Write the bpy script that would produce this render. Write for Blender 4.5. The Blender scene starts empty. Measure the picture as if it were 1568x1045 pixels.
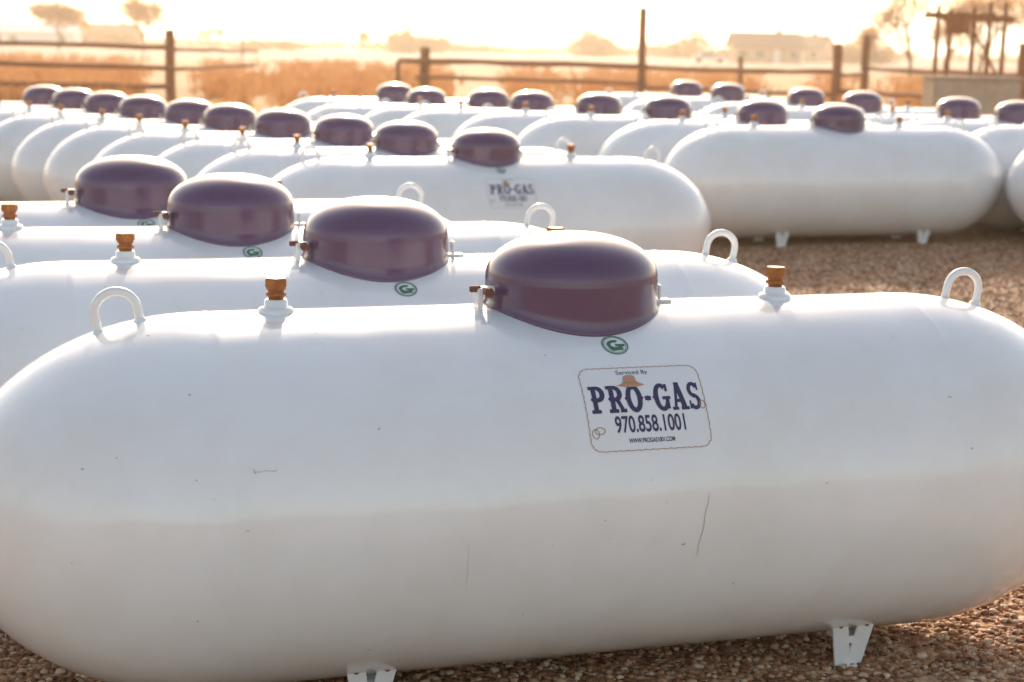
import bpy, bmesh, math, random
import numpy as np
from mathutils import Vector, Matrix
rnd=random.Random(7); rng=np.random.default_rng(5)
scene=bpy.context.scene
COL=scene.collection
R=0.476; ZC=0.532; HC=0.987; HE=0.625
# ------------------------------------------------------------------ helpers
def link(o,parent=None):
    COL.objects.link(o)
    if parent is not None: o.parent=parent
    return o
def empty(name,loc=(0,0,0)):
    e=bpy.data.objects.new(name,None); e.location=loc; e.empty_display_size=.2
    return link(e)
def mesh(name,verts,faces,mats=(),smooth=False,mi=None):
    me=bpy.data.meshes.new(name); me.from_pydata([tuple(v) for v in verts],[],[tuple(f) for f in faces])
    for m in mats: me.materials.append(m)
    if smooth: me.polygons.foreach_set('use_smooth',[True]*len(me.polygons))
    if mi is not None: me.polygons.foreach_set('material_index',mi)
    me.update(); return me
def fast_mesh(name,V,F,mat,smooth=False):
    V=np.asarray(V,dtype=np.float32);F=np.asarray(F,dtype=np.int32); k=F.shape[1]
    me=bpy.data.meshes.new(name); me.vertices.add(len(V)); me.vertices.foreach_set('co',V.ravel())
    me.loops.add(F.size); me.loops.foreach_set('vertex_index',F.ravel())
    me.polygons.add(len(F)); me.polygons.foreach_set('loop_start',np.arange(0,F.size,k,dtype=np.int32))
    if smooth: me.polygons.foreach_set('use_smooth',np.ones(len(F),dtype=bool))
    me.materials.append(mat); me.update(calc_edges=True); me.validate(); return me
class MB:   # simple mesh builder
    def __init__(s): s.v=[];s.f=[];s.m=[];s.sm=[]
    def add(s,vs,fs,m=0,sm=False):
        o=len(s.v); s.v+= [tuple(v) for v in vs]; s.f+=[tuple(i+o for i in f) for f in fs]; s.m+=[m]*len(fs); s.sm+=[sm]*len(fs)
    def box(s,c,d,m=0,rot=None,bev=0):
        bm=bmesh.new(); bmesh.ops.create_cube(bm,size=1)
        for v in bm.verts: v.co=Vector((v.co.x*d[0],v.co.y*d[1],v.co.z*d[2]))
        if bev: bmesh.ops.bevel(bm,geom=bm.edges[:],offset=bev,segments=2,affect='EDGES')
        if rot is not None: bm.transform(rot)
        bm.transform(Matrix.Translation(c)); bm.verts.index_update()
        s.add([v.co[:] for v in bm.verts],[[v.index for v in f.verts] for f in bm.faces],m); bm.free()
    def rev(s,prof,n=24,m=0,axis='z',c=(0,0,0),sm=True):
        vs=[];fs=[]
        for (r,h) in prof:
            for i in range(n):
                a=2*math.pi*i/n; p=(r*math.cos(a),r*math.sin(a),h)
                if axis=='x': p=(h,r*math.cos(a),r*math.sin(a))
                if axis=='y': p=(r*math.cos(a),h,r*math.sin(a))
                vs.append((p[0]+c[0],p[1]+c[1],p[2]+c[2]))
        for j in range(len(prof)-1):
            for i in range(n):
                k=(i+1)%n; fs.append((j*n+i,j*n+k,(j+1)*n+k,(j+1)*n+i))
        s.add(vs,fs,m,sm)
        s.add([vs[i] for i in range(n)],[tuple(range(n))[::-1]],m); s.add([vs[-n+i] for i in range(n)],[tuple(range(n))],m)
    def tube(s,pts,rad,n=10,m=0):
        pts=[Vector(p) for p in pts]; vs=[];fs=[]; N=len(pts)
        if not hasattr(rad,'__len__'): rad=[rad]*N
        prev=None
        for i,p in enumerate(pts):
            t=(pts[min(i+1,N-1)]-pts[max(i-1,0)]).normalized()
            if prev is None: a=t.orthogonal().normalized()
            else: a=(prev-t*prev.dot(t)).normalized()
            prev=a; b=t.cross(a)
            for j in range(n):
                w=2*math.pi*j/n; vs.append(p+(a*math.cos(w)+b*math.sin(w))*rad[i])
        for i in range(N-1):
            for j in range(n):
                k=(j+1)%n; fs.append((i*n+j,i*n+k,(i+1)*n+k,(i+1)*n+j))
        fs.append(tuple(range(n))[::-1]); fs.append(tuple(range((N-1)*n,N*n)))
        s.add(vs,fs,m,True)
    def make(s,name,mats):
        me=mesh(name,s.v,s.f,mats,mi=s.m); me.polygons.foreach_set('use_smooth',s.sm); return me
def mat(name,base,rough=.6,metal=0,coat=0,noise=None,bump=None,spec=.5,transl=0,cr=.05):
    m=bpy.data.materials.new(name); m.use_nodes=True; nt=m.node_tree; b=nt.nodes['Principled BSDF']
    b.inputs['Base Color'].default_value=(*base,1); b.inputs['Roughness'].default_value=rough; b.inputs['Metallic'].default_value=metal
    b.inputs['Coat Weight'].default_value=coat; b.inputs['Coat Roughness'].default_value=cr; b.inputs['Specular IOR Level'].default_value=spec
    tc=nt.nodes.new('ShaderNodeTexCoord'); colout=None
    if noise:   # (scale, colour2, lo, hi)
        n=nt.nodes.new('ShaderNodeTexNoise'); n.inputs['Scale'].default_value=noise[0]; n.inputs['Detail'].default_value=5; n.inputs['Roughness'].default_value=.65
        r=nt.nodes.new('ShaderNodeValToRGB'); r.color_ramp.elements[0].position=noise[2]; r.color_ramp.elements[1].position=noise[3]
        r.color_ramp.elements[0].color=(*base,1); r.color_ramp.elements[1].color=(*noise[1],1)
        nt.links.new(tc.outputs['Object'],n.inputs['Vector']); nt.links.new(n.outputs['Fac'],r.inputs['Fac']); nt.links.new(r.outputs['Color'],b.inputs['Base Color']); colout=r.outputs['Color']
    if bump:    # (scale,strength,dist)
        n=nt.nodes.new('ShaderNodeTexNoise'); n.inputs['Scale'].default_value=bump[0]; n.inputs['Detail'].default_value=3
        bp=nt.nodes.new('ShaderNodeBump'); bp.inputs['Strength'].default_value=bump[1]; bp.inputs['Distance'].default_value=bump[2]
        nt.links.new(tc.outputs['Object'],n.inputs['Vector']); nt.links.new(n.outputs['Fac'],bp.inputs['Height']); nt.links.new(bp.outputs['Normal'],b.inputs['Normal'])
    if transl:
        t=nt.nodes.new('ShaderNodeBsdfTranslucent'); t.inputs['Color'].default_value=(*base,1)
        if colout: nt.links.new(colout,t.inputs['Color'])
        mx=nt.nodes.new('ShaderNodeMixShader'); mx.inputs[0].default_value=transl; nt.links.new(b.outputs[0],mx.inputs[1]); nt.links.new(t.outputs[0],mx.inputs[2]); nt.links.new(mx.outputs[0],nt.nodes['Material Output'].inputs[0])
    return m
# ------------------------------------------------------------------ materials
def tank_paint():
    m=bpy.data.materials.new('white_tank_paint'); m.use_nodes=True; nt=m.node_tree; N=nt.nodes.new; L=nt.links.new; b=nt.nodes['Principled BSDF']
    b.inputs['Roughness'].default_value=.3; b.inputs['Coat Weight'].default_value=.9; b.inputs['Coat Roughness'].default_value=.09
    tc=N('ShaderNodeTexCoord'); oi=N('ShaderNodeObjectInfo')
    add=N('ShaderNodeVectorMath'); add.operation='ADD'; L(tc.outputs['Object'],add.inputs[0])
    sc=N('ShaderNodeVectorMath'); sc.operation='SCALE'; sc.inputs['Scale'].default_value=37
    cv=N('ShaderNodeCombineXYZ'); L(oi.outputs['Random'],cv.inputs[0]); L(oi.outputs['Random'],cv.inputs[1]); L(cv.outputs[0],sc.inputs[0]); L(sc.outputs[0],add.inputs[1])
    n=N('ShaderNodeTexNoise'); n.inputs['Scale'].default_value=2.2; n.inputs['Detail'].default_value=6; n.inputs['Roughness'].default_value=.7; L(add.outputs[0],n.inputs['Vector'])
    r=N('ShaderNodeValToRGB'); r.color_ramp.elements[0].position=.42; r.color_ramp.elements[1].position=.75
    r.color_ramp.elements[0].color=(.83,.82,.805,1); r.color_ramp.elements[1].color=(.76,.73,.69,1); L(n.outputs['Fac'],r.inputs['Fac'])
    v=N('ShaderNodeTexNoise'); v.inputs['Scale'].default_value=55; v.inputs['Detail'].default_value=1; L(add.outputs[0],v.inputs['Vector'])
    lt=N('ShaderNodeMapRange'); lt.inputs['From Min'].default_value=.80; lt.inputs['From Max'].default_value=.815; lt.inputs['To Max'].default_value=.7; L(v.outputs['Fac'],lt.inputs['Value'])
    mx=N('ShaderNodeMix'); mx.data_type='RGBA'; L(lt.outputs[0],mx.inputs['Factor']); L(r.outputs['Color'],mx.inputs['A']); mx.inputs['B'].default_value=(.35,.24,.15,1)
    L(mx.outputs['Result'],b.inputs['Base Color'])
    rr=N('ShaderNodeMapRange'); rr.inputs['To Min'].default_value=.2; rr.inputs['To Max'].default_value=.42; L(n.outputs['Fac'],rr.inputs['Value']); L(rr.outputs[0],b.inputs['Roughness'])
    b1=N('ShaderNodeTexNoise'); b1.inputs['Scale'].default_value=3.5; b1.inputs['Detail'].default_value=1; L(add.outputs[0],b1.inputs['Vector'])
    p1=N('ShaderNodeBump'); p1.inputs['Strength'].default_value=.42; p1.inputs['Distance'].default_value=.02; L(b1.outputs['Fac'],p1.inputs['Height'])
    L(p1.outputs['Normal'],b.inputs['Normal']); L(p1.outputs['Normal'],b.inputs['Coat Normal']); return m
M_white=tank_paint()
M_hood=mat('purple_hood_paint',(.105,.052,.108),.30,0,1,noise=(6,(.13,.068,.118),.45,.8),spec=.12,cr=.17)
M_brass=mat('rusty_brass',(.45,.17,.045),.5,.5,noise=(40,(.24,.08,.03),.4,.7),bump=(90,.4,.002))
M_rust=mat('rusty_steel',(.22,.08,.04),.8,noise=(60,(.10,.04,.03),.4,.7))
M_label=mat('sticker_white',(.79,.775,.76),.3,coat=.5)
M_ink=mat('sticker_ink_purple',(.045,.035,.095),.5)
M_green=mat('sticker_green',(.05,.18,.10),.4)
M_rope=mat('sticker_rope_brown',(.42,.24,.11),.5)
M_hat=mat('sticker_hat',(.50,.26,.17),.5)
M_scr=mat('scratch_rust',(.55,.40,.28),.6)
M_wood=mat('weathered_wood',(.36,.14,.045),.85,noise=(7,(.22,.085,.03),.35,.7),bump=(30,.6,.01))
M_conc=mat('concrete',(.50,.38,.27),.9,noise=(5,(.40,.30,.2),.4,.7),bump=(30,.4,.01))
M_wall=mat('house_wall',(.5,.34,.24),.8,noise=(1,(.45,.3,.2),.3,.7))
M_roof=mat('roof_shingle',(.26,.16,.12),.8,noise=(3,(.2,.12,.09),.3,.7))
M_glass=mat('window_glass',(.05,.05,.06),.1)
M_trim=mat('white_trim',(.75,.72,.68),.5)
M_bark=mat('bark',(.22,.11,.05),.9,noise=(9,(.14,.07,.03),.4,.7))
M_leaf=mat('autumn_leaves',(.55,.23,.06),.8,noise=(.6,(.38,.14,.04),.4,.65),transl=.5)
M_far=mat('distant_foliage',(.42,.21,.10),.9,noise=(.15,(.30,.14,.06),.4,.65),transl=.4)
M_brush=mat('dry_brush_stems',(.42,.17,.06),.9,noise=(.5,(.54,.29,.12),.4,.65),transl=.4)
# ------------------------------------------------------------------ tank part meshes
def shell_mesh():
    prof=[]; n=26
    for i in range(n): 
        a=math.pi/2*i/n; prof.append((R*math.sin(a),-HC-HE*math.cos(a)))
    prof[0]=(0.0015,-HC-HE)
    w=.0013
    for x,r in((-HC,R),(-HC+.012,R),(-HC+.02,R+w),(-HC+.028,R)): prof.append((r,x))
    for x in np.linspace(-HC+.12,-.22,6): prof.append((R,x))
    for x,r in((-.192,R),(-.184,R+w*.6),(-.176,R)): prof.append((r,x))
    for x in np.linspace(-.1,HC-.12,8): prof.append((R,x))
    for x,r in((HC-.028,R),(HC-.02,R+w),(HC-.012,R),(HC,R)): prof.append((r,x))
    for i in range(n-1,-1,-1):
        a=math.pi/2*i/n; prof.append((max(R*math.sin(a),.0015),HC+HE*math.cos(a)))
    b=MB(); b.rev(prof,128,0,'x'); return b.make('shell',[M_white])
AD=-.007
def hood_mesh():
    rx,ry,H=.232,.215,.192
    n=96; vs=[];fs=[]; rings=[]
    def ring(fn): rings.append([fn(2*math.pi*i/n) for i in range(n)])
    def base(off,dz):
        def f(a):
            x=(rx+off)*math.cos(a); y=(ry+off)*math.sin(a)
            return (x+AD,y,math.sqrt(max(R*R-y*y,0))+dz)
        return f
    ring(base(-.006,-.004)); ring(base(.003,-.002)); ring(base(.005,.003)); ring(base(.003,.008)); ring(base(0,.012))
    zs=R+.066
    def mid(t):
        def f(a):
            x=rx*math.cos(a);y=ry*math.sin(a); z0=math.sqrt(R*R-y*y)+.012
            return (x+AD,y,z0*(1-t)+zs*t)
        return f
    for t in(.33,.66,1): ring(mid(t))
    def cap(s,z): return lambda a:(rx*s*math.cos(a)+AD,ry*s*math.sin(a),z)
    ring(cap(1.0,zs+.004)); ring(cap(.997,zs+.008))
    z1=zs+.008; h=R+H-z1
    for i in range(1,26):
        a=math.pi/2*i/26
        ring(cap(.997*math.cos(a)**.88,z1+h*math.sin(a)**.97))
    ring(cap(.01,R+H))
    for r in rings: vs+=r
    for j in range(len(rings)-1):
        for i in range(n):
            k=(i+1)%n; fs.append((j*n+i,j*n+k,(j+1)*n+k,(j+1)*n+i))
    fs.append(tuple(range((len(rings)-1)*n,len(rings)*n)))
    b=MB(); b.add(vs,fs,0,True)
    return b.make('hood',[M_hood])
def hinge_mesh():
    b=MB(); x0=AD-.232
    b.box((x0-.035,-.03,R+.022),(.014,.05,.062),0,bev=.003)
    b.box((x0-.012,-.03,R+.045),(.05,.03,.02),0,bev=.003)
    b.rev([(.009,-.07),(.009,.01)],12,1,'y',(x0-.02,0,R+.045))
    b.rev([(.014,-.082),(.014,-.07)],6,1,'y',(x0-.02,0,R+.045),sm=False)
    b.box((x0-.045,-.035,R+.05),(.03,.014,.016),1,bev=.002)
    x1=AD+.232
    b.box((x1+.012,-.01,R+.02),(.008,.035,.055),0,bev=.002)
    b.box((x1+.022,-.01,R+.003),(.05,.04,.008),0,bev=.002)
    return b.make('hinge',[M_white,M_rust])
def valve_mesh(s=1):
    b=MB(); z=R
    b.rev([(.046,z-.012),(.046,z+.004),(.043,z+.010),(.034,z+.013),(.030,z+.016),(.030,z+.028),(.026,z+.032)],32,0)
    b.rev([(.020,z+.03),(.020,z+.040),(.026,z+.041),(.026,z+.048),(.021,z+.050),(.021,z+.056),(.025,z+.057),(.025,z+.064)],20,1)
    b.rev([(.030,z+.064),(.030,z+.082),(.027,z+.086)],6,1,sm=False)
    return b.make('fill_valve',[M_white,M_brass])
def lug_mesh():
    b=MB(); w=.052; pts=[(-w,0,-.03),(-w,0,.03)]
    for i in range(0,17):
        a=math.pi-math.pi*i/16; pts.append((w*math.cos(a),0,.034+w*math.sin(a)*.95))
    pts+=[(w,0,.03),(w,0,-.02)]
    b.tube(pts,.0115,12)
    b.rev([(.019,-.014),(.016,.001),(.012,.006)],16,0,c=(w,0,0)); b.rev([(.019,-.024),(.016,-.006),(.012,0)],16,0,c=(-w,0,-.004))
    return b.make('lifting_lug',[M_white])
def leg_mesh():
    b=MB()
    for sy in(-1,1):
        for sx in(-1,1):   # a pair of strap feet splayed into a V, bolt hole near the top
            rot=Matrix.Rotation(sx*math.radians(11),4,'Y')@Matrix.Rotation(-sy*math.radians(9),4,'X')
            b.box((sx*.032,sy*.232,-.446),(.048,.009,.180),0,rot=rot,bev=.002)
            b.rev([(.007,-.001),(.007,.001)],12,1,'y',(sx*.040,sy*(.232+.013),-.405))
        b.box((0,sy*.218,-.531),(.085,.05,.007),0,bev=.002)
        b.box((0,sy*.19,-.452),(.06,.09,.02),0,bev=.002)
    return b.make('leg',[M_white,M_rust])
# stickers -----------------------------------------------------------
class ST(MB):
    def wrap(s,pts,off,X0,T0):
        r=R+off
        return [(X0+a,-r*math.sin(T0+bb/R),r*math.cos(T0+bb/R)) for a,bb in pts]   # b measured downwards
    def poly(s,pts,m,off,K=8):   # convex outline sliced into bands so it follows the curved steel
        ys=[p[1] for p in pts]; y0,y1=min(ys),max(ys); L=[];Rr=[]
        lv=sorted(set([round(v,6) for v in ys]+[round(y0+(y1-y0)*i/K,6) for i in range(K+1)]))
        for t in lv:
            tt=min(max(t,y0+1e-6),y1-1e-6); xs=[]
            for i in range(len(pts)):
                (xa,ya),(xb,yb)=pts[i],pts[(i+1)%len(pts)]
                if (ya-tt)*(yb-tt)<=0 and ya!=yb: xs.append(xa+(xb-xa)*(tt-ya)/(yb-ya))
            if xs: L.append((min(xs),t));Rr.append((max(xs),t))
        s.strip(L,Rr,m,off)
    def strip(s,A,B,m,off,closed=False):
        n=len(A); P=s.wrap(list(A)+list(B),off,s.X0,s.T0); fs=[]
        for i in range(n if closed else n-1):
            k=(i+1)%n; fs.append((i,k,n+k,n+i))
        s.add(P,fs,m)
def text_tris(body,bold=0):
    cu=bpy.data.curves.new('t','FONT'); cu.body=body; cu.size=1; cu.offset=bold; cu.fill_mode='FRONT'
    ob=bpy.data.objects.new('t',cu); COL.objects.link(ob); bpy.context.view_layer.update()
    dg=bpy.context.evaluated_depsgraph_get(); me=ob.evaluated_get(dg).to_mesh()
    V=[(v.co.x,v.co.y) for v in me.vertices]; F=[tuple(p.vertices) for p in me.polygons]
    ob.evaluated_get(dg).to_mesh_clear(); bpy.data.objects.remove(ob)
    x0=min(v[0] for v in V);x1=max(v[0] for v in V);y0=min(v[1] for v in V);y1=max(v[1] for v in V)
    return [((x-x0)/(x1-x0),(y-y0)/(y1-y0)) for x,y in V],F
def label_mesh():
    s=ST(); s.X0=-.104; s.T0=math.radians(40.8); W=.325; H=.230
    def rr(ins,n=8,rad=.03):
        pts=[]
        for cx,cy,a0 in((W-rad,rad,-90),(W-rad,H-rad,0),(rad,H-rad,90),(rad,rad,180)):
            for i in range(n+1):
                a=math.radians(a0+90*i/n); pts.append((cx+(rad-ins)*math.cos(a),cy+(rad-ins)*math.sin(a)))
        return pts
    K=24; L=[];Rr=[]
    for i in range(K+1):
        t=i/K*H; e=0
        if t<.03: e=.03-math.sqrt(max(.03**2-(.03-t)**2,0))
        if t>H-.03: e=.03-math.sqrt(max(.03**2-(t-H+.03)**2,0))
        L.append((e,t));Rr.append((W-e,t))
    s.strip(L,Rr,0,.0005)
    def dens(p):
        out=[]
        for i in range(len(p)):
            a=p[i];b=p[(i+1)%len(p)]; n=max(1,int(math.hypot(a[0]-b[0],a[1]-b[1])/.006))
            for j in range(n): out.append((a[0]+(b[0]-a[0])*j/n,a[1]+(b[1]-a[1])*j/n))
        return out
    a=dens(rr(.0022))
    A=[(x+.0008*math.sin(i*1.7),y+.0008*math.sin(i*1.7)) for i,(x,y) in enumerate(a)]
    B=[]
    for i,(x,y) in enumerate(A):
        x2,y2=A[(i+1)%len(A)]; dx,dy=x2-x,y2-y; l=math.hypot(dx,dy) or 1; w=.0020+.0006*math.sin(i*2.3)
        B.append((x-dy/l*w,y+dx/l*w))
    s.strip(A,B,2,.0013,True)
    for (ccx,ccy,rw,rh) in((.030,H-.055,.014,.010),(.018,H-.048,.010,.013),(W-.012,.118,.008,.012)):
        A=[(ccx+rw*math.cos(i*.4),ccy+rh*math.sin(i*.4)) for i in range(17)];B=[(ccx+(rw-.0022)*math.cos(i*.4),ccy+(rh-.0022)*math.sin(i*.4)) for i in range(17)]
        s.strip(A,B,2,.0018)
    s.cnt=0
    def txt(body,x,y,w,h,bold=0,m=1):
        V,F=text_tris(body,bold); P=s.wrap([(x+a*w,y+(1-b)*h) for a,b in V],.0016,s.X0,s.T0); s.add(P,F,m)
    txt('Serviced By',.103,.012,.084,.016,0)
    txt('970.858.1001',.072,.139,.186,.044,.018)
    txt('WWW.PROGAS1001.COM',.102,.197,.122,.012,.02)
    def glyph(ch,x,y,w,h):
        pc=[]
        rect=lambda a,b,c,d:pc.append([(a,b),(c,b),(c,d),(a,d)])
        def ring(cx,cy,ro,so,ri,si,a0,a1,n=20):
            A=[(cx+ro*math.cos(math.radians(a0+(a1-a0)*i/n)),cy+so*math.sin(math.radians(a0+(a1-a0)*i/n))) for i in range(n+1)]
            B=[(cx+ri*math.cos(math.radians(a0+(a1-a0)*i/n)),cy+si*math.sin(math.radians(a0+(a1-a0)*i/n))) for i in range(n+1)]
            pc.append(('s',A,B))
        def dia(cx,cy,r=.09): pc.append([(cx-r,cy),(cx,cy-r*.8),(cx+r,cy),(cx,cy+r*.8)])
        if ch in'PR':
            rect(.14,0,.42,1); rect(.0,0,.56,.13); rect(.0,.87,.5,1); ring(.48,.70,.44,.30,.14,.14,-90,90); rect(.4,.87,.5,1); rect(.4,.40,.5,.55); dia(.12,.5)
            if ch=='R': pc.append([(.45,.45),(.72,.45),(.92,.1),(.70,.1)]); rect(.66,0,1.04,.13)
        if ch=='O': ring(.5,.5,.5,.52,.2,.34,0,360,32); dia(.0,.5);dia(1.,.5)
        if ch=='G': ring(.5,.5,.5,.52,.2,.36,48,330,28); rect(.70,.06,.92,.5); rect(.52,.40,1.02,.52); rect(.76,.70,.92,.98); dia(.0,.5)
        if ch=='A':
            pc.append([(.08,.05),(.26,.05),(.56,1.),(.36,1.)]); pc.append([(.62,.05),(.96,.05),(.64,1.),(.34,1.)]); rect(.25,.28,.75,.40); rect(-.04,0,.36,.12); rect(.54,0,1.08,.12); rect(.34,.93,.66,1.03)
        if ch=='S':
            ring(.5,.73,.44,.29,.16,.15,20,265); ring(.5,.27,.46,.29,.18,.15,-160,85); rect(.78,.70,.92,.98); rect(.06,.02,.2,.32); rect(.38,.42,.62,.58)
        if ch=='-': rect(0,.4,1,.56); dia(.5,.48,.16)
        for p in pc:
            s.cnt+=1; off=.0012+.00006*(s.cnt%9)
            if p[0]=='s': s.strip([(x+a*w,y+(1-b)*h) for a,b in p[1]],[(x+a*w,y+(1-b)*h) for a,b in p[2]],1,off)
            else: s.poly([(x+a*w,y+(1-b)*h) for a,b in p],1,off)
    y=.056; h=.074
    for ch,x,w in(('P',.018,.044),('R',.064,.044),('O',.113,.043),('-',.163,.016),('G',.187,.043),('A',.234,.040),('S',.278,.034)):
        glyph(ch,x,y,w,h)
    dx=.002; hy=-.006
    s.strip([(.093+dx+.078*t,hy+.054+.008*math.cos(2*math.pi*t)) for t in np.linspace(0,1,14)],[(.093+dx+.078*t,hy+.062+.006*math.sin(math.pi*t)) for t in np.linspace(0,1,14)],3,.0021)
    s.poly([(x+dx,yy+hy) for x,yy in((.112,.058),(.150,.058),(.146,.036),(.138,.033),(.124,.033),(.116,.037))],3,.0024)
    s.poly([(.112+dx,.057+hy),(.150+dx,.057+hy),(.149+dx,.052+hy),(.113+dx,.052+hy)],2,.0026)
    return s.make('label',[M_label,M_ink,M_rope,M_hat])
def green_mesh():
    s=ST(); s.X0=.024; s.T0=math.radians(31.6)
    def circ(r,n=40): return [(r*math.cos(2*math.pi*i/n),r*math.sin(2*math.pi*i/n)) for i in range(n)]
    r=.036;K=10
    s.strip([(-math.sqrt(max(r*r-t*t,0)),t) for t in np.linspace(-r,r,K*2+1)],[(math.sqrt(max(r*r-t*t,0)),t) for t in np.linspace(-r,r,K*2+1)],0,.0005)
    s.strip(circ(.035),circ(.0315),1,.0013,True); s.strip(circ(.0295),circ(.028),1,.0014,True)
    n=16
    s.strip([(.022*math.cos(a),.018*math.sin(a)) for a in np.linspace(.2,5.2,n)],[(.012*math.cos(a),.009*math.sin(a)) for a in np.linspace(.2,5.2,n)],1,.0015)
    s.poly([(.0,-.002),(.026,-.002),(.024,.008),(.0,.006)],1,.0017)
    s.poly([(-.020,.012),(.016,.010),(.020,.019),(-.012,.023)],1,.0019)
    return s.make('round_sticker',[M_label,M_green])
def scratch_mesh():
    s=ST(); s.X0=0; s.T0=0
    def line(pts,w,off=.0009):
        A=[];B=[]
        for i,(x,t) in enumerate(pts):
            ww=w*(.35+.65*math.sin(math.pi*(i+.3)/len(pts))); A.append((x-ww,t));B.append((x+ww,t))
        s.strip(A,B,0,off)
    def hl(x,t,dx,w=.0015):
        A=[(x+dx*i/8,t+.0015*math.sin(i*1.3)) for i in range(9)];B=[(a,b+w*(.6+.3*math.sin(i*2.))) for i,(a,b) in enumerate(A)]
        s.strip(A,B,0,.0009)
    D=math.radians
    line([(.20-.002*i+.0015*math.sin(i*1.1),R*D(82+1.5*i)) for i in range(14)],.0011)
    hl(-.92,R*D(68),.05,.0022); line([(-.925+.001*i,R*D(67.2+.4*i)) for i in range(5)],.0012)
    hl(-.95,R*D(84),.010,.003)
    line([(-.42+.001*math.sin(i),R*D(92+1.2*i)) for i in range(14)],.0004)
    hl(.045,R*D(77),.004,.003); hl(-.62,R*D(57),.003,.002)
    return s.make('scratches',[M_scr])
ME=dict(shell=shell_mesh(),hood=hood_mesh(),hinge=hinge_mesh(),valve=valve_mesh(),lug=lug_mesh(),leg=leg_mesh(),label=label_mesh(),green=green_mesh(),scr=scratch_mesh())
# ------------------------------------------------------------------ ground height
def gh(x,y):
    s=min(max((y-3.5)/3,0),1); s=s*s*(3-2*s)
    return .06*math.tanh((x-3.7)/1.0)*s
def tank(x,y,yaw=0,i=0):
    e=empty('propane_tank',(x,y,ZC+gh(x,y))); e.rotation_euler=(0,0,math.radians(yaw))
    def part(n,me,loc=(0,0,0),rot=None):
        o=bpy.data.objects.new(n,me); o.location=loc
        if rot: o.rotation_euler=rot
        link(o,e); return o
    part('shell',ME['shell']); part('hood',ME['hood'],(rnd.uniform(-.01,.01) if i else 0,0,0)); part('hinge',ME['hinge'])
    part('fill_valve',ME['valve'],(-.797,0,0),(0,0,.3+i)); part('relief_valve',ME['valve'],(.592,0,0),(0,0,.9*i))
    part('lug_left',ME['lug'],(-1.185,0,R-.022),(0,-math.radians(11),0)); part('lug_right',ME['lug'],(1.185,0,R-.022),(0,math.radians(11),0))
    part('leg_left',ME['leg'],(-.60,0,0)); part('leg_right',ME['leg'],(.76,0,0))
    if i<14: part('label',ME['label']); part('round_sticker',ME['green'])
    if i==0: part('scratches',ME['scr'])
A=[(0,0),(-.283,1.047),(-.603,2.02),(-.881,3.0)]
B=[(1.74,6.57),(1.45,7.60),(1.22,8.63),(.91,9.66),(.64,10.69),(.40,11.72),(.08,12.75),(-.18,13.78),(-.46,14.81),(-.73,15.84)]
C=[(5.58,8.82),(5.36,9.84),(4.86,10.86),(4.54,11.88),(4.16,12.9),(3.98,13.92),(3.53,14.94),(3.63,16.9)]
D=[(8.54,8.16),(8.55,9.2),(8.35,10.25),(8.35,11.3),(8.34,13.3),(8.33,14.7),(8.2,16.7),(8.24,18.2)]
for i,(x,y) in enumerate(A+B+C+D): tank(x,y,rnd.uniform(-.5,.5) if i else 0,i)
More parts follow.
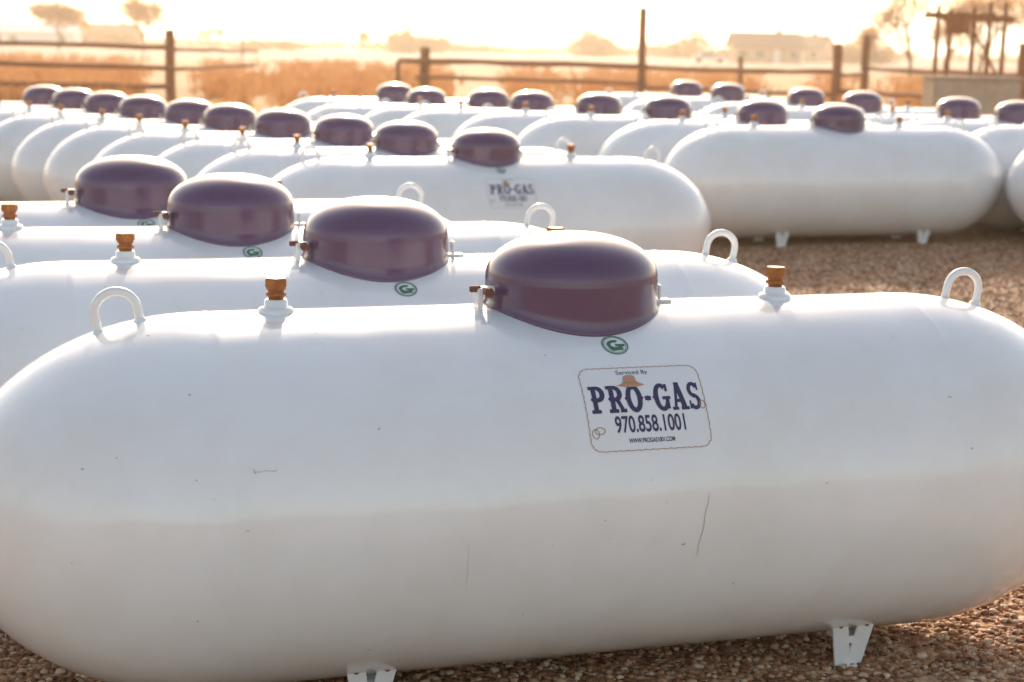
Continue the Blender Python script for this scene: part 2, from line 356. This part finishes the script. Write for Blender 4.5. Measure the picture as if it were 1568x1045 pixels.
# ------------------------------------------------------------------ ground sheet
def ground():
    xs=np.unique(np.concatenate([-np.geomspace(12.5,3000,26),np.linspace(-12,16,113),np.geomspace(16.5,3000,26)]))
    ys=np.unique(np.concatenate([-np.geomspace(6.5,1500,18),np.linspace(-6,24,121),np.geomspace(24.5,4000,34)]))
    V=[(x,y,gh(x,y)) for y in ys for x in xs]; nx=len(xs)
    F=[(j*nx+i,j*nx+i+1,(j+1)*nx+i+1,(j+1)*nx+i) for j in range(len(ys)-1) for i in range(nx-1)]
    m=bpy.data.materials.new('ground_gravel_and_field'); m.use_nodes=True; nt=m.node_tree; N=nt.nodes.new; L=nt.links.new; b=nt.nodes['Principled BSDF']; b.inputs['Roughness'].default_value=.85; b.inputs['Specular IOR Level'].default_value=.3
    tc=N('ShaderNodeTexCoord'); 
    def noise(s,d=6,r=.6):
        n=N('ShaderNodeTexNoise'); n.inputs['Scale'].default_value=s; n.inputs['Detail'].default_value=d; n.inputs['Roughness'].default_value=r; L(tc.outputs['Object'],n.inputs['Vector']); return n
    def ramp(src,st):
        r=N('ShaderNodeValToRGB'); e=r.color_ramp.elements
        while len(e)<len(st): e.new(.5)
        for k,(p,c) in enumerate(st): e[k].position=p; e[k].color=(*c,1)
        L(src,r.inputs['Fac']); return r
    vo=N('ShaderNodeTexVoronoi'); vo.inputs['Scale'].default_value=42; L(tc.outputs['Object'],vo.inputs['Vector'])
    cr=N('ShaderNodeSeparateColor'); L(vo.outputs['Color'],cr.inputs[0])
    g=ramp(cr.outputs[0],[(0,(.34,.17,.08)),(.35,(.50,.29,.16)),(.7,(.60,.38,.22)),(1,(.70,.53,.38))])
    n2=noise(1.3,4); mg=N('ShaderNodeMix'); mg.data_type='RGBA'; mg.blend_type='MULTIPLY'; mg.inputs['Factor'].default_value=.6
    r2=ramp(n2.outputs['Fac'],[(.35,(.8,.75,.7)),(.65,(1,1,1))]); L(g.outputs['Color'],mg.inputs['A']); L(r2.outputs['Color'],mg.inputs['B'])
    sp=N('ShaderNodeSeparateXYZ'); L(tc.outputs['Object'],sp.inputs[0])
    n3=noise(.12,5,.7); ad=N('ShaderNodeMath'); ad.operation='MULTIPLY_ADD'; L(n3.outputs['Fac'],ad.inputs[0]); ad.inputs[1].default_value=10; L(sp.outputs['Y'],ad.inputs[2])
    mr=N('ShaderNodeMapRange'); mr.inputs['From Min'].default_value=26; mr.inputs['From Max'].default_value=30; L(ad.outputs[0],mr.inputs['Value'])
    n4=noise(.3,6,.75); gr=ramp(n4.outputs['Fac'],[(.32,(.36,.16,.05)),(.48,(.52,.29,.10)),(.66,(.64,.43,.20))])
    mr2=N('ShaderNodeMapRange'); mr2.inputs['From Min'].default_value=100; mr2.inputs['From Max'].default_value=170; L(sp.outputs['Y'],mr2.inputs['Value'])
    mp=N('ShaderNodeMapping'); mp.inputs['Scale'].default_value=(.006,.02,1); L(tc.outputs['Object'],mp.inputs['Vector'])
    n5=N('ShaderNodeTexNoise'); n5.inputs['Scale'].default_value=1; n5.inputs['Detail'].default_value=6; L(mp.outputs[0],n5.inputs['Vector'])
    fl=ramp(n5.outputs['Fac'],[(.40,(.33,.16,.08)),(.5,(.48,.29,.18)),(.60,(.58,.42,.30))])
    m1=N('ShaderNodeMix'); m1.data_type='RGBA'; L(mr2.outputs[0],m1.inputs['Factor']); L(gr.outputs['Color'],m1.inputs['A']); L(fl.outputs['Color'],m1.inputs['B'])
    m2=N('ShaderNodeMix'); m2.data_type='RGBA'; L(mr.outputs[0],m2.inputs['Factor']); L(mg.outputs['Result'],m2.inputs['A']); L(m1.outputs['Result'],m2.inputs['B'])
    L(m2.outputs['Result'],b.inputs['Base Color'])
    bp=N('ShaderNodeBump'); bp.inputs['Strength'].default_value=1; bp.inputs['Distance'].default_value=.012; inv=N('ShaderNodeMath'); inv.operation='SUBTRACT'; inv.inputs[0].default_value=1; L(vo.outputs['Distance'],inv.inputs[1]); L(inv.outputs[0],bp.inputs['Height']); L(bp.outputs['Normal'],b.inputs['Normal'])
    link(bpy.data.objects.new('ground',mesh('ground',V,F,[m],True)))
ground()
def gravel():
    m=bpy.data.materials.new('gravel_stones'); m.use_nodes=True; nt=m.node_tree; N=nt.nodes.new; L=nt.links.new; b=nt.nodes['Principled BSDF']; b.inputs['Roughness'].default_value=.7
    ge=N('ShaderNodeNewGeometry'); r=N('ShaderNodeValToRGB'); e=r.color_ramp.elements
    st=[(0,(.13,.050,.020)),(.3,(.30,.125,.052)),(.55,(.43,.21,.10)),(.8,(.52,.32,.18)),(1,(.66,.50,.35))]
    while len(e)<len(st): e.new(.5)
    for k,(p,c) in enumerate(st): e[k].position=p;e[k].color=(*c,1)
    L(ge.outputs['Random Per Island'],r.inputs['Fac']); L(r.outputs['Color'],b.inputs['Base Color'])
    Vs=[];Fs=[];off=0
    for (x0,x1,y0,y1,dens,sub,smin,smax) in((-1.9,2.6,-.9,.7,3000,2,.0045,.0135),(2.4,8.4,3.6,8.6,1000,1,.007,.016),(.4,3.4,1.2,4,400,1,.007,.016)):
        bm=bmesh.new(); bmesh.ops.create_icosphere(bm,subdivisions=sub,radius=1); bv=np.array([v.co[:] for v in bm.verts]); bf=np.array([[v.index for v in f.verts] for f in bm.faces]); bm.free()
        n=int((x1-x0)*(y1-y0)*dens); nb=12
        vari=[bv*(1+.22*rng.standard_normal((len(bv),1))*(.6 if sub==2 else 1)) for _ in range(nb)]
        vari=np.array(vari)[rng.integers(0,nb,n)]
        s=rng.uniform(smin,smax,(n,1,1))*rng.uniform(.65,1.25,(n,1,3)); s[...,2]*=.62
        a=rng.uniform(0,6.28,n); c,sn=np.cos(a)[:,None],np.sin(a)[:,None]
        P=vari*s; X=P[...,0]*c-P[...,1]*sn; Y=P[...,0]*sn+P[...,1]*c
        px=rng.uniform(x0,x1,n);py=rng.uniform(y0,y1,n); pz=np.array([gh(p,q) for p,q in zip(px,py)])+rng.uniform(-.002,.007,n)
        P=np.stack([X+px[:,None],Y+py[:,None],P[...,2]+pz[:,None]],-1).reshape(-1,3)
        F=(bf[None]+(np.arange(n)*len(bv))[:,None,None]).reshape(-1,3)+off
        Vs.append(P);Fs.append(F);off+=len(P)
    link(bpy.data.objects.new('gravel',fast_mesh('gravel',np.concatenate(Vs),np.concatenate(Fs),m,True)))
gravel()
# ------------------------------------------------------------------ surroundings laid out by bearing & distance
S0=Vector((-1.50,-4.14,0)); YAW=.3112
def at(u,Z):
    k=(u-793.5)/2556.; l=k*Z
    return (S0.x+math.cos(YAW)*l+math.sin(YAW)*Z, S0.y-math.sin(YAW)*l+math.cos(YAW)*Z)
def post(b,x,y,h,w,lean=0):
    n=6; pts=[(x+lean*t*h+rnd.uniform(-.01,.01),y,-.2+t*(h+.2)) for t in np.linspace(0,1,n)]
    b.tube(pts,[w/2*(1.05-.1*t) for t in np.linspace(0,1,n)],9)
def rail(b,p,q,z0,z1,w):
    n=10; pts=[(p[0]+(q[0]-p[0])*t,p[1]+(q[1]-p[1])*t,z0+(z1-z0)*t+rnd.uniform(-.02,.02)) for t in np.linspace(0,1,n)]
    b.tube(pts,[w/2*rnd.uniform(.85,1.1) for _ in range(n)],8)
def fence(name,posts,rails):
    b=MB()
    for u,Z,h,w in posts: x,y=at(u,Z); post(b,x,y,h,w,rnd.uniform(-.012,.012))
    for (u0,Z0,u1,Z1,z0,z1,w) in rails: rail(b,at(u0,Z0),at(u1,Z1),z0,z1,w)
    link(bpy.data.objects.new(name,b.make(name,[M_wood])))
fence('wooden_fence',[(-170,44,2.0,.2),(-60,44,1.7,.2),(268,45,1.95,.27),(-20,45,1.6,.2)],
      [(-200,44,268,44.8,1.52,1.48,.14),(-200,44,268,44.8,.98,.95,.15),(-200,44,268,44.8,.5,.45,.15),(268,45,400,60,1.45,1.35,.12),(268,45,400,60,.9,.85,.12)])
fence('wooden_fence',[(653,50,1.62,.32),(981,50,2.9,.24),(613,50,1.2,.16)],
      [(613,49.8,990,49.8,1.22,1.20,.17),(640,49.8,990,49.8,.75,.70,.13)])
fence('wooden_fence',[(1275,45,1.95,.26),(1318,52,2.25,.26),(1556,38,2.0,.26),(1620,44,2.0,.25),(1130,62,1.5,.2),(1440,52,1.6,.2)],
      [(990,50,1275,45.2,1.15,1.2,.13),(1275,45,1318,52,1.1,1.1,.12),(1318,52,1640,44,1.25,1.2,.13),(1275,45.2,1556,38.2,.7,.7,.12),(990,50,1275,45.2,.6,.6,.12)])
x,y=at(1480,29); e=empty('concrete_block',(x,y,0)); e.rotation_euler=(0,0,-.25)
b=MB(); b.box((0,0,.64),(1.50,.7,1.30),0,bev=.03); b.box((0,0,1.32),(1.54,.74,.06),0,bev=.012)
for k in(-.4,.1,.5): b.box((k,-.352,.62),(.012,.01,1.16),0)
link(bpy.data.objects.new('body',b.make('body',[M_conc])),e)
x,y=at(1490,34); e=empty('timber_rack',(x,y,0)); e.rotation_euler=(0,0,-.2); b=MB()
for px,py,h in((-.68,0,2.6),(-.15,.1,2.65),(.45,0,2.75),(-.6,.9,2.7),(.5,.9,2.8)):
    b.tube([(px,py,-.1),(px+.02,py,h)],[.055,.045],9)
b.box((-.1,-.02,2.42),(1.5,.09,.12),0,bev=.01); b.box((-.1,.92,2.5),(1.5,.09,.12),0,bev=.01); b.box((-.5,.45,2.5),(.1,1.1,.1),0,bev=.01); b.box((-.1,.0,1.05),(1.25,.06,.08),0,bev=.01)
b.tube([(-.15,.05,2.2),(.45,.02,1.2)],.03,8); b.box((-.5,0,2.25),(.5,.12,.25),0,bev=.02)
link(bpy.data.objects.new('frame',b.make('frame',[M_wood])),e)
def house(name,u,Z,w,d,h,rh,rot,wall=M_wall,roof=M_roof,win=4):
    x,y=at(u,Z); e=empty(name,(x,y,0)); e.rotation_euler=(0,0,rot)
    b=MB(); b.box((0,0,h/2),(w,d,h)); g=[(-w/2,-d/2,h),(-w/2,d/2,h),(-w/2,0,h+rh),(w/2,-d/2,h),(w/2,d/2,h),(w/2,0,h+rh)]
    b.add(g,[(0,2,1),(3,4,5)]); link(bpy.data.objects.new('walls',b.make('walls',[wall])),e)
    b=MB(); o=.5; t=.18
    for s in(-1,1):
        L=math.hypot(d/2+o,rh*(1+2*o/d)); a=math.atan2(rh,d/2)
        b.box((0,s*(d/4+o/2),h+rh/2-o*rh/d+.12),(w+1,L,t),0,rot=Matrix.Rotation(-s*a,4,'X'))
    b.box((w*.22,d*.1,h+rh+.1),(.8,.8,1.2)); link(bpy.data.objects.new('roof',b.make('roof',[roof])),e)
    b=MB()
    for i in range(win):
        px=-w/2+w*(i+.5)/win
        if i==win//2: b.box((px,-d/2-.01,1.05),(1.0,.1,2.1),1)
        else:
            b.box((px,-d/2-.02,h*.55),(1.5,.08,1.3),1); b.box((px,-d/2-.07,h*.55),(1.3,.04,1.1),0)
    link(bpy.data.objects.new('windows',b.make('windows',[M_glass,M_trim])),e)
house('ranch_house',1165,260,10,8,2.6,1.9,-.30)
house('ranch_house',1222,310,9,9,2.6,2.2,-.75)
house('farm_shed',75,310,13,9,2.6,1.6,-.2,M_trim,M_trim,3)
house('ranch_house',178,350,11,9,2.6,2.0,-.5,win=3)
house('ranch_house',20,400,14,9,2.8,2.2,-.1,win=3)
def vehicle(u,Z):
    x,y=at(u,Z); e=empty('parked_car',(x,y,0)); e.rotation_euler=(0,0,-.3)
    b=MB(); b.box((0,0,.75),(4.8,1.8,.65),0,bev=.15); b.box((-.3,0,1.3),(2.4,1.6,.6),0,bev=.2); b.box((-.3,-.79,1.32),(2.0,.08,.36),1)
    for s in(-1.5,1.5):
        for q in(-.8,.8): b.rev([(.36,-.12),(.36,.12)],20,1,'y',(s,q,.36))
    link(bpy.data.objects.new('body',b.make('body',[M_trim,M_glass])),e)
vehicle(1082,240)
# ------------------------------------------------------------------ vegetation
def leaf_cloud(P,size):
    n=len(P); a=rng.standard_normal((n,3)); a/=np.linalg.norm(a,axis=1)[:,None]; c=rng.standard_normal((n,3)); b=np.cross(a,c); b/=np.linalg.norm(b,axis=1)[:,None]
    s=size*rng.uniform(.5,1.3,(n,1)); a=a*s;b=b*s*.7
    V=np.stack([P-a,P-b*.8,P+a,P+b],1).reshape(-1,3); F=np.arange(4*n).reshape(n,4); return V,F
def tree(u,Z,h,spread,leaves,leafsize,depth=5,name='autumn_tree',first=.17):
    x,y=at(u,Z); e=empty(name,(x,y,0)); b=MB(); tips=[]
    def grow(p,d,l,r,k):
        q=p+d*l*.5+Vector((rnd.uniform(-1,1),rnd.uniform(-1,1),0))*l*.05; t=q+(d+Vector((rnd.uniform(-.2,.2),rnd.uniform(-.2,.2),.1))).normalized()*l*.5
        b.tube([p,q,t],[r,r*.85,r*.7],5)
        if k<=3: tips.append(q); tips.append(t)
        if k==0: return
        for _ in range(3):
            nd=(d+Vector((rnd.uniform(-1,1),rnd.uniform(-1,1),rnd.uniform(-.35,.7)))*spread).normalized()
            grow(t,nd,l*rnd.uniform(.74,.98),r*.6,k-1)
    grow(Vector((0,0,-.1)),Vector((0,0,1)),h*first,h*.017,depth)
    link(bpy.data.objects.new('trunk_and_limbs',b.make('limbs',[M_bark])),e)
    if leaves:
        T=np.array([t[:] for t in tips]); P=T[rng.integers(0,len(T),leaves)]+rng.standard_normal((leaves,3))*h*.035
        V,F=leaf_cloud(P,leafsize); link(bpy.data.objects.new('foliage',fast_mesh('foliage',V,F,M_leaf)),e)
tree(100,225,11,1.05,5200,.16,first=.15)
tree(228,230,11,1.0,4400,.16,first=.15)
tree(378,190,11,.65,300,.10,first=.22)
tree(330,300,6,.85,700,.16)
tree(1385,115,10,1.0,1700,.09,first=.14)
tree(1490,130,11,.95,3400,.11,first=.14)
tree(1560,110,10,.95,3000,.09,first=.14)
tree(1440,140,9,.9,2000,.10,first=.14)
tree(1330,210,6.5,.9,1800,.13)
tree(560,330,6,.9,900,.16)
def far_trees():
    Ps=[]
    def clump(u,Z,w,h,n):
        x,y=at(u,Z)
        k=max(3,int(w/2)); 
        for _ in range(k):
            cx=rnd.uniform(-.5,.5)*w; hh=h*rnd.uniform(.5,1)*(1-.5*abs(cx)/w*2); m=n//k
            p=rng.standard_normal((m,3))*np.array([w/k*.8,1.5,hh*.25])+np.array([x+math.cos(YAW)*cx,y-math.sin(YAW)*cx,hh*.5]); p[:,2]=np.abs(p[:,2]); Ps.append(p)
    for u in range(-60,1660,22):
        Z=rnd.uniform(420,600); clump(u+rnd.uniform(-12,12),Z,rnd.uniform(6,16),rnd.uniform(2.5,6),260)
    clump(645,330,7,9.5,2200); clump(890,350,7,8.5,1900); clump(915,380,6,7,900); clump(1065,350,11,7.5,1600); clump(1000,400,8,5.5,700)
    clump(420,330,10,4,800); clump(730,400,10,4,600); clump(1300,330,13,6,1200); clump(150,330,14,7,1300); clump(1320,280,10,5,1300); clump(1120,300,6,3.6,600); clump(20,340,20,6,1300)
    P=np.concatenate(Ps); V,F=leaf_cloud(P,.42); link(bpy.data.objects.new('distant_trees',fast_mesh('distant_trees',V,F,M_far)))
far_trees()
def brush():
    T=[]
    for _ in range(5200):
        u=rnd.uniform(-120,1700); Z=rnd.choice([rnd.uniform(42,60),rnd.uniform(50,80),rnd.uniform(60,130)]); 
        dens=.5+.5*math.sin(u*.013+1)+.4*math.sin(u*.041)+(.1 if Z>60 else 0)
        if rnd.random()>dens: continue
        x,y=at(u,Z); h=rnd.uniform(.2,.6)*(1.2 if Z>60 else 1)
        for k in range(10):
            a=rnd.uniform(0,6.28); l=rnd.uniform(.1,.6)*h; T.append((x+rnd.uniform(-.35,.35),y+rnd.uniform(-.35,.35),math.cos(a)*l,math.sin(a)*l,h*rnd.uniform(.5,1.1)))
    T=np.array(T); n=len(T); w=.03
    P0=np.stack([T[:,0]-w,T[:,1],np.full(n,-.02)],1); P1=np.stack([T[:,0]+w,T[:,1],np.full(n,-.02)],1); P2=np.stack([T[:,0]+T[:,2]+.02,T[:,1]+T[:,3],T[:,4]],1); P3=np.stack([T[:,0]+T[:,2]-.02,T[:,1]+T[:,3],T[:,4]],1)
    V=np.stack([P0,P1,P2,P3],1).reshape(-1,3); link(bpy.data.objects.new('dry_brush',fast_mesh('dry_brush',V,np.arange(4*n).reshape(n,4),M_brush)))
    n=26000; u=rng.uniform(-120,1700,n); Z=rng.uniform(28,47,n); k=(u-793.5)/2556; l=k*Z
    x=S0.x+math.cos(YAW)*l+math.sin(YAW)*Z; y=S0.y-math.sin(YAW)*l+math.cos(YAW)*Z; h=rng.uniform(.04,.16,n); dx=rng.uniform(-.06,.06,n)
    V=np.stack([np.stack([x-.012,y,0*x],1),np.stack([x+.012,y,0*x],1),np.stack([x+dx,y+dx,h],1)],1).reshape(-1,3)
    link(bpy.data.objects.new('dry_grass',fast_mesh('dry_grass',V,np.arange(3*n).reshape(n,3),mat('dry_grass_blades',(.58,.34,.11),.8,transl=.5))))
brush()
EL=math.radians(24); AZ=.25
d=Vector((math.sin(AZ)*math.cos(EL),math.cos(AZ)*math.cos(EL),math.sin(EL)))
bpy.context.view_layer.update(); dg=bpy.context.evaluated_depsgraph_get(); blk=[]
for p in((-.01,-.08,ZC+R+.2),(-.3,.97,ZC+R+.2),(1.7,6.5,ZC+R+.2),(-.8,0,ZC+R+.12),(.5,-.1,ZC+R+.02),(3.5,5.5,.15),(0,-3.,.15)):
    h=scene.ray_cast(dg,Vector(p),d)
    if h[0]: blk.append('%s <- %s at %s'%(p,h[4].name,tuple(round(c,2) for c in h[1])))
if blk: raise RuntimeError('SUN BLOCKED '+'; '.join(blk))
# ------------------------------------------------------------------ low sunlit haze over the fields
def haze():
    b=MB(); b.box((0,900,19),(3400,2400,40)); m=bpy.data.materials.new('haze'); m.use_nodes=True; nt=m.node_tree
    for n in list(nt.nodes):
        if n.type!='OUTPUT_MATERIAL': nt.nodes.remove(n)
    v=nt.nodes.new('ShaderNodeVolumeScatter'); v.inputs['Color'].default_value=(1,.80,.60,1); v.inputs['Density'].default_value=.00105; v.inputs['Anisotropy'].default_value=.6
    nt.links.new(v.outputs[0],nt.nodes['Material Output'].inputs['Volume'])
    link(bpy.data.objects.new('haze',b.make('haze',[m])))
haze()
# ------------------------------------------------------------------ light
w=bpy.data.worlds.new('World'); scene.world=w; w.use_nodes=True; nt=w.node_tree; bg=nt.nodes['Background']
sky=nt.nodes.new('ShaderNodeTexSky'); sky.sky_type='NISHITA'; sky.sun_disc=False; sky.sun_elevation=EL; sky.sun_rotation=AZ; sky.dust_density=1.4; sky.air_density=1.0; sky.ozone_density=.3
wb=nt.nodes.new('ShaderNodeMix'); wb.data_type='RGBA'; wb.blend_type='MULTIPLY'; wb.inputs['Factor'].default_value=1; wb.inputs['B'].default_value=(1,.87,.745,1)
nt.links.new(sky.outputs[0],wb.inputs['A']); nt.links.new(wb.outputs['Result'],bg.inputs[0]); bg.inputs[1].default_value=.33
sd=bpy.data.lights.new('sun','SUN'); sd.energy=5; sd.angle=math.radians(.5); sd.color=(1,.83,.64)
so=bpy.data.objects.new('sun',sd); link(so)
so.rotation_euler=d.to_track_quat('Z','Y').to_euler(); so.location=(0,0,20)
# ------------------------------------------------------------------ camera
pi_,ro=.1742,.0209
fw=Vector((math.sin(YAW)*math.cos(pi_),math.cos(YAW)*math.cos(pi_),-math.sin(pi_))); rt=Vector((math.cos(YAW),-math.sin(YAW),0)); up=rt.cross(fw)
r2=rt*math.cos(ro)+up*math.sin(ro); u2=-rt*math.sin(ro)+up*math.cos(ro)
cd=bpy.data.cameras.new('camera'); cd.sensor_width=36; cd.lens=2556.4/1568*36; cd.clip_end=8000; cd.clip_start=.05
cd.dof.use_dof=True; cd.dof.focus_distance=4.3; cd.dof.aperture_fstop=3.6
co=bpy.data.objects.new('camera',cd); link(co)
Mx=Matrix((r2,u2,-fw)).transposed().to_4x4(); Mx.translation=Vector((-1.5027,-4.1434,ZC+1.145)); co.matrix_world=Mx
scene.camera=co
scene.view_settings.view_transform='Standard'; scene.view_settings.look='None'; scene.view_settings.exposure=0
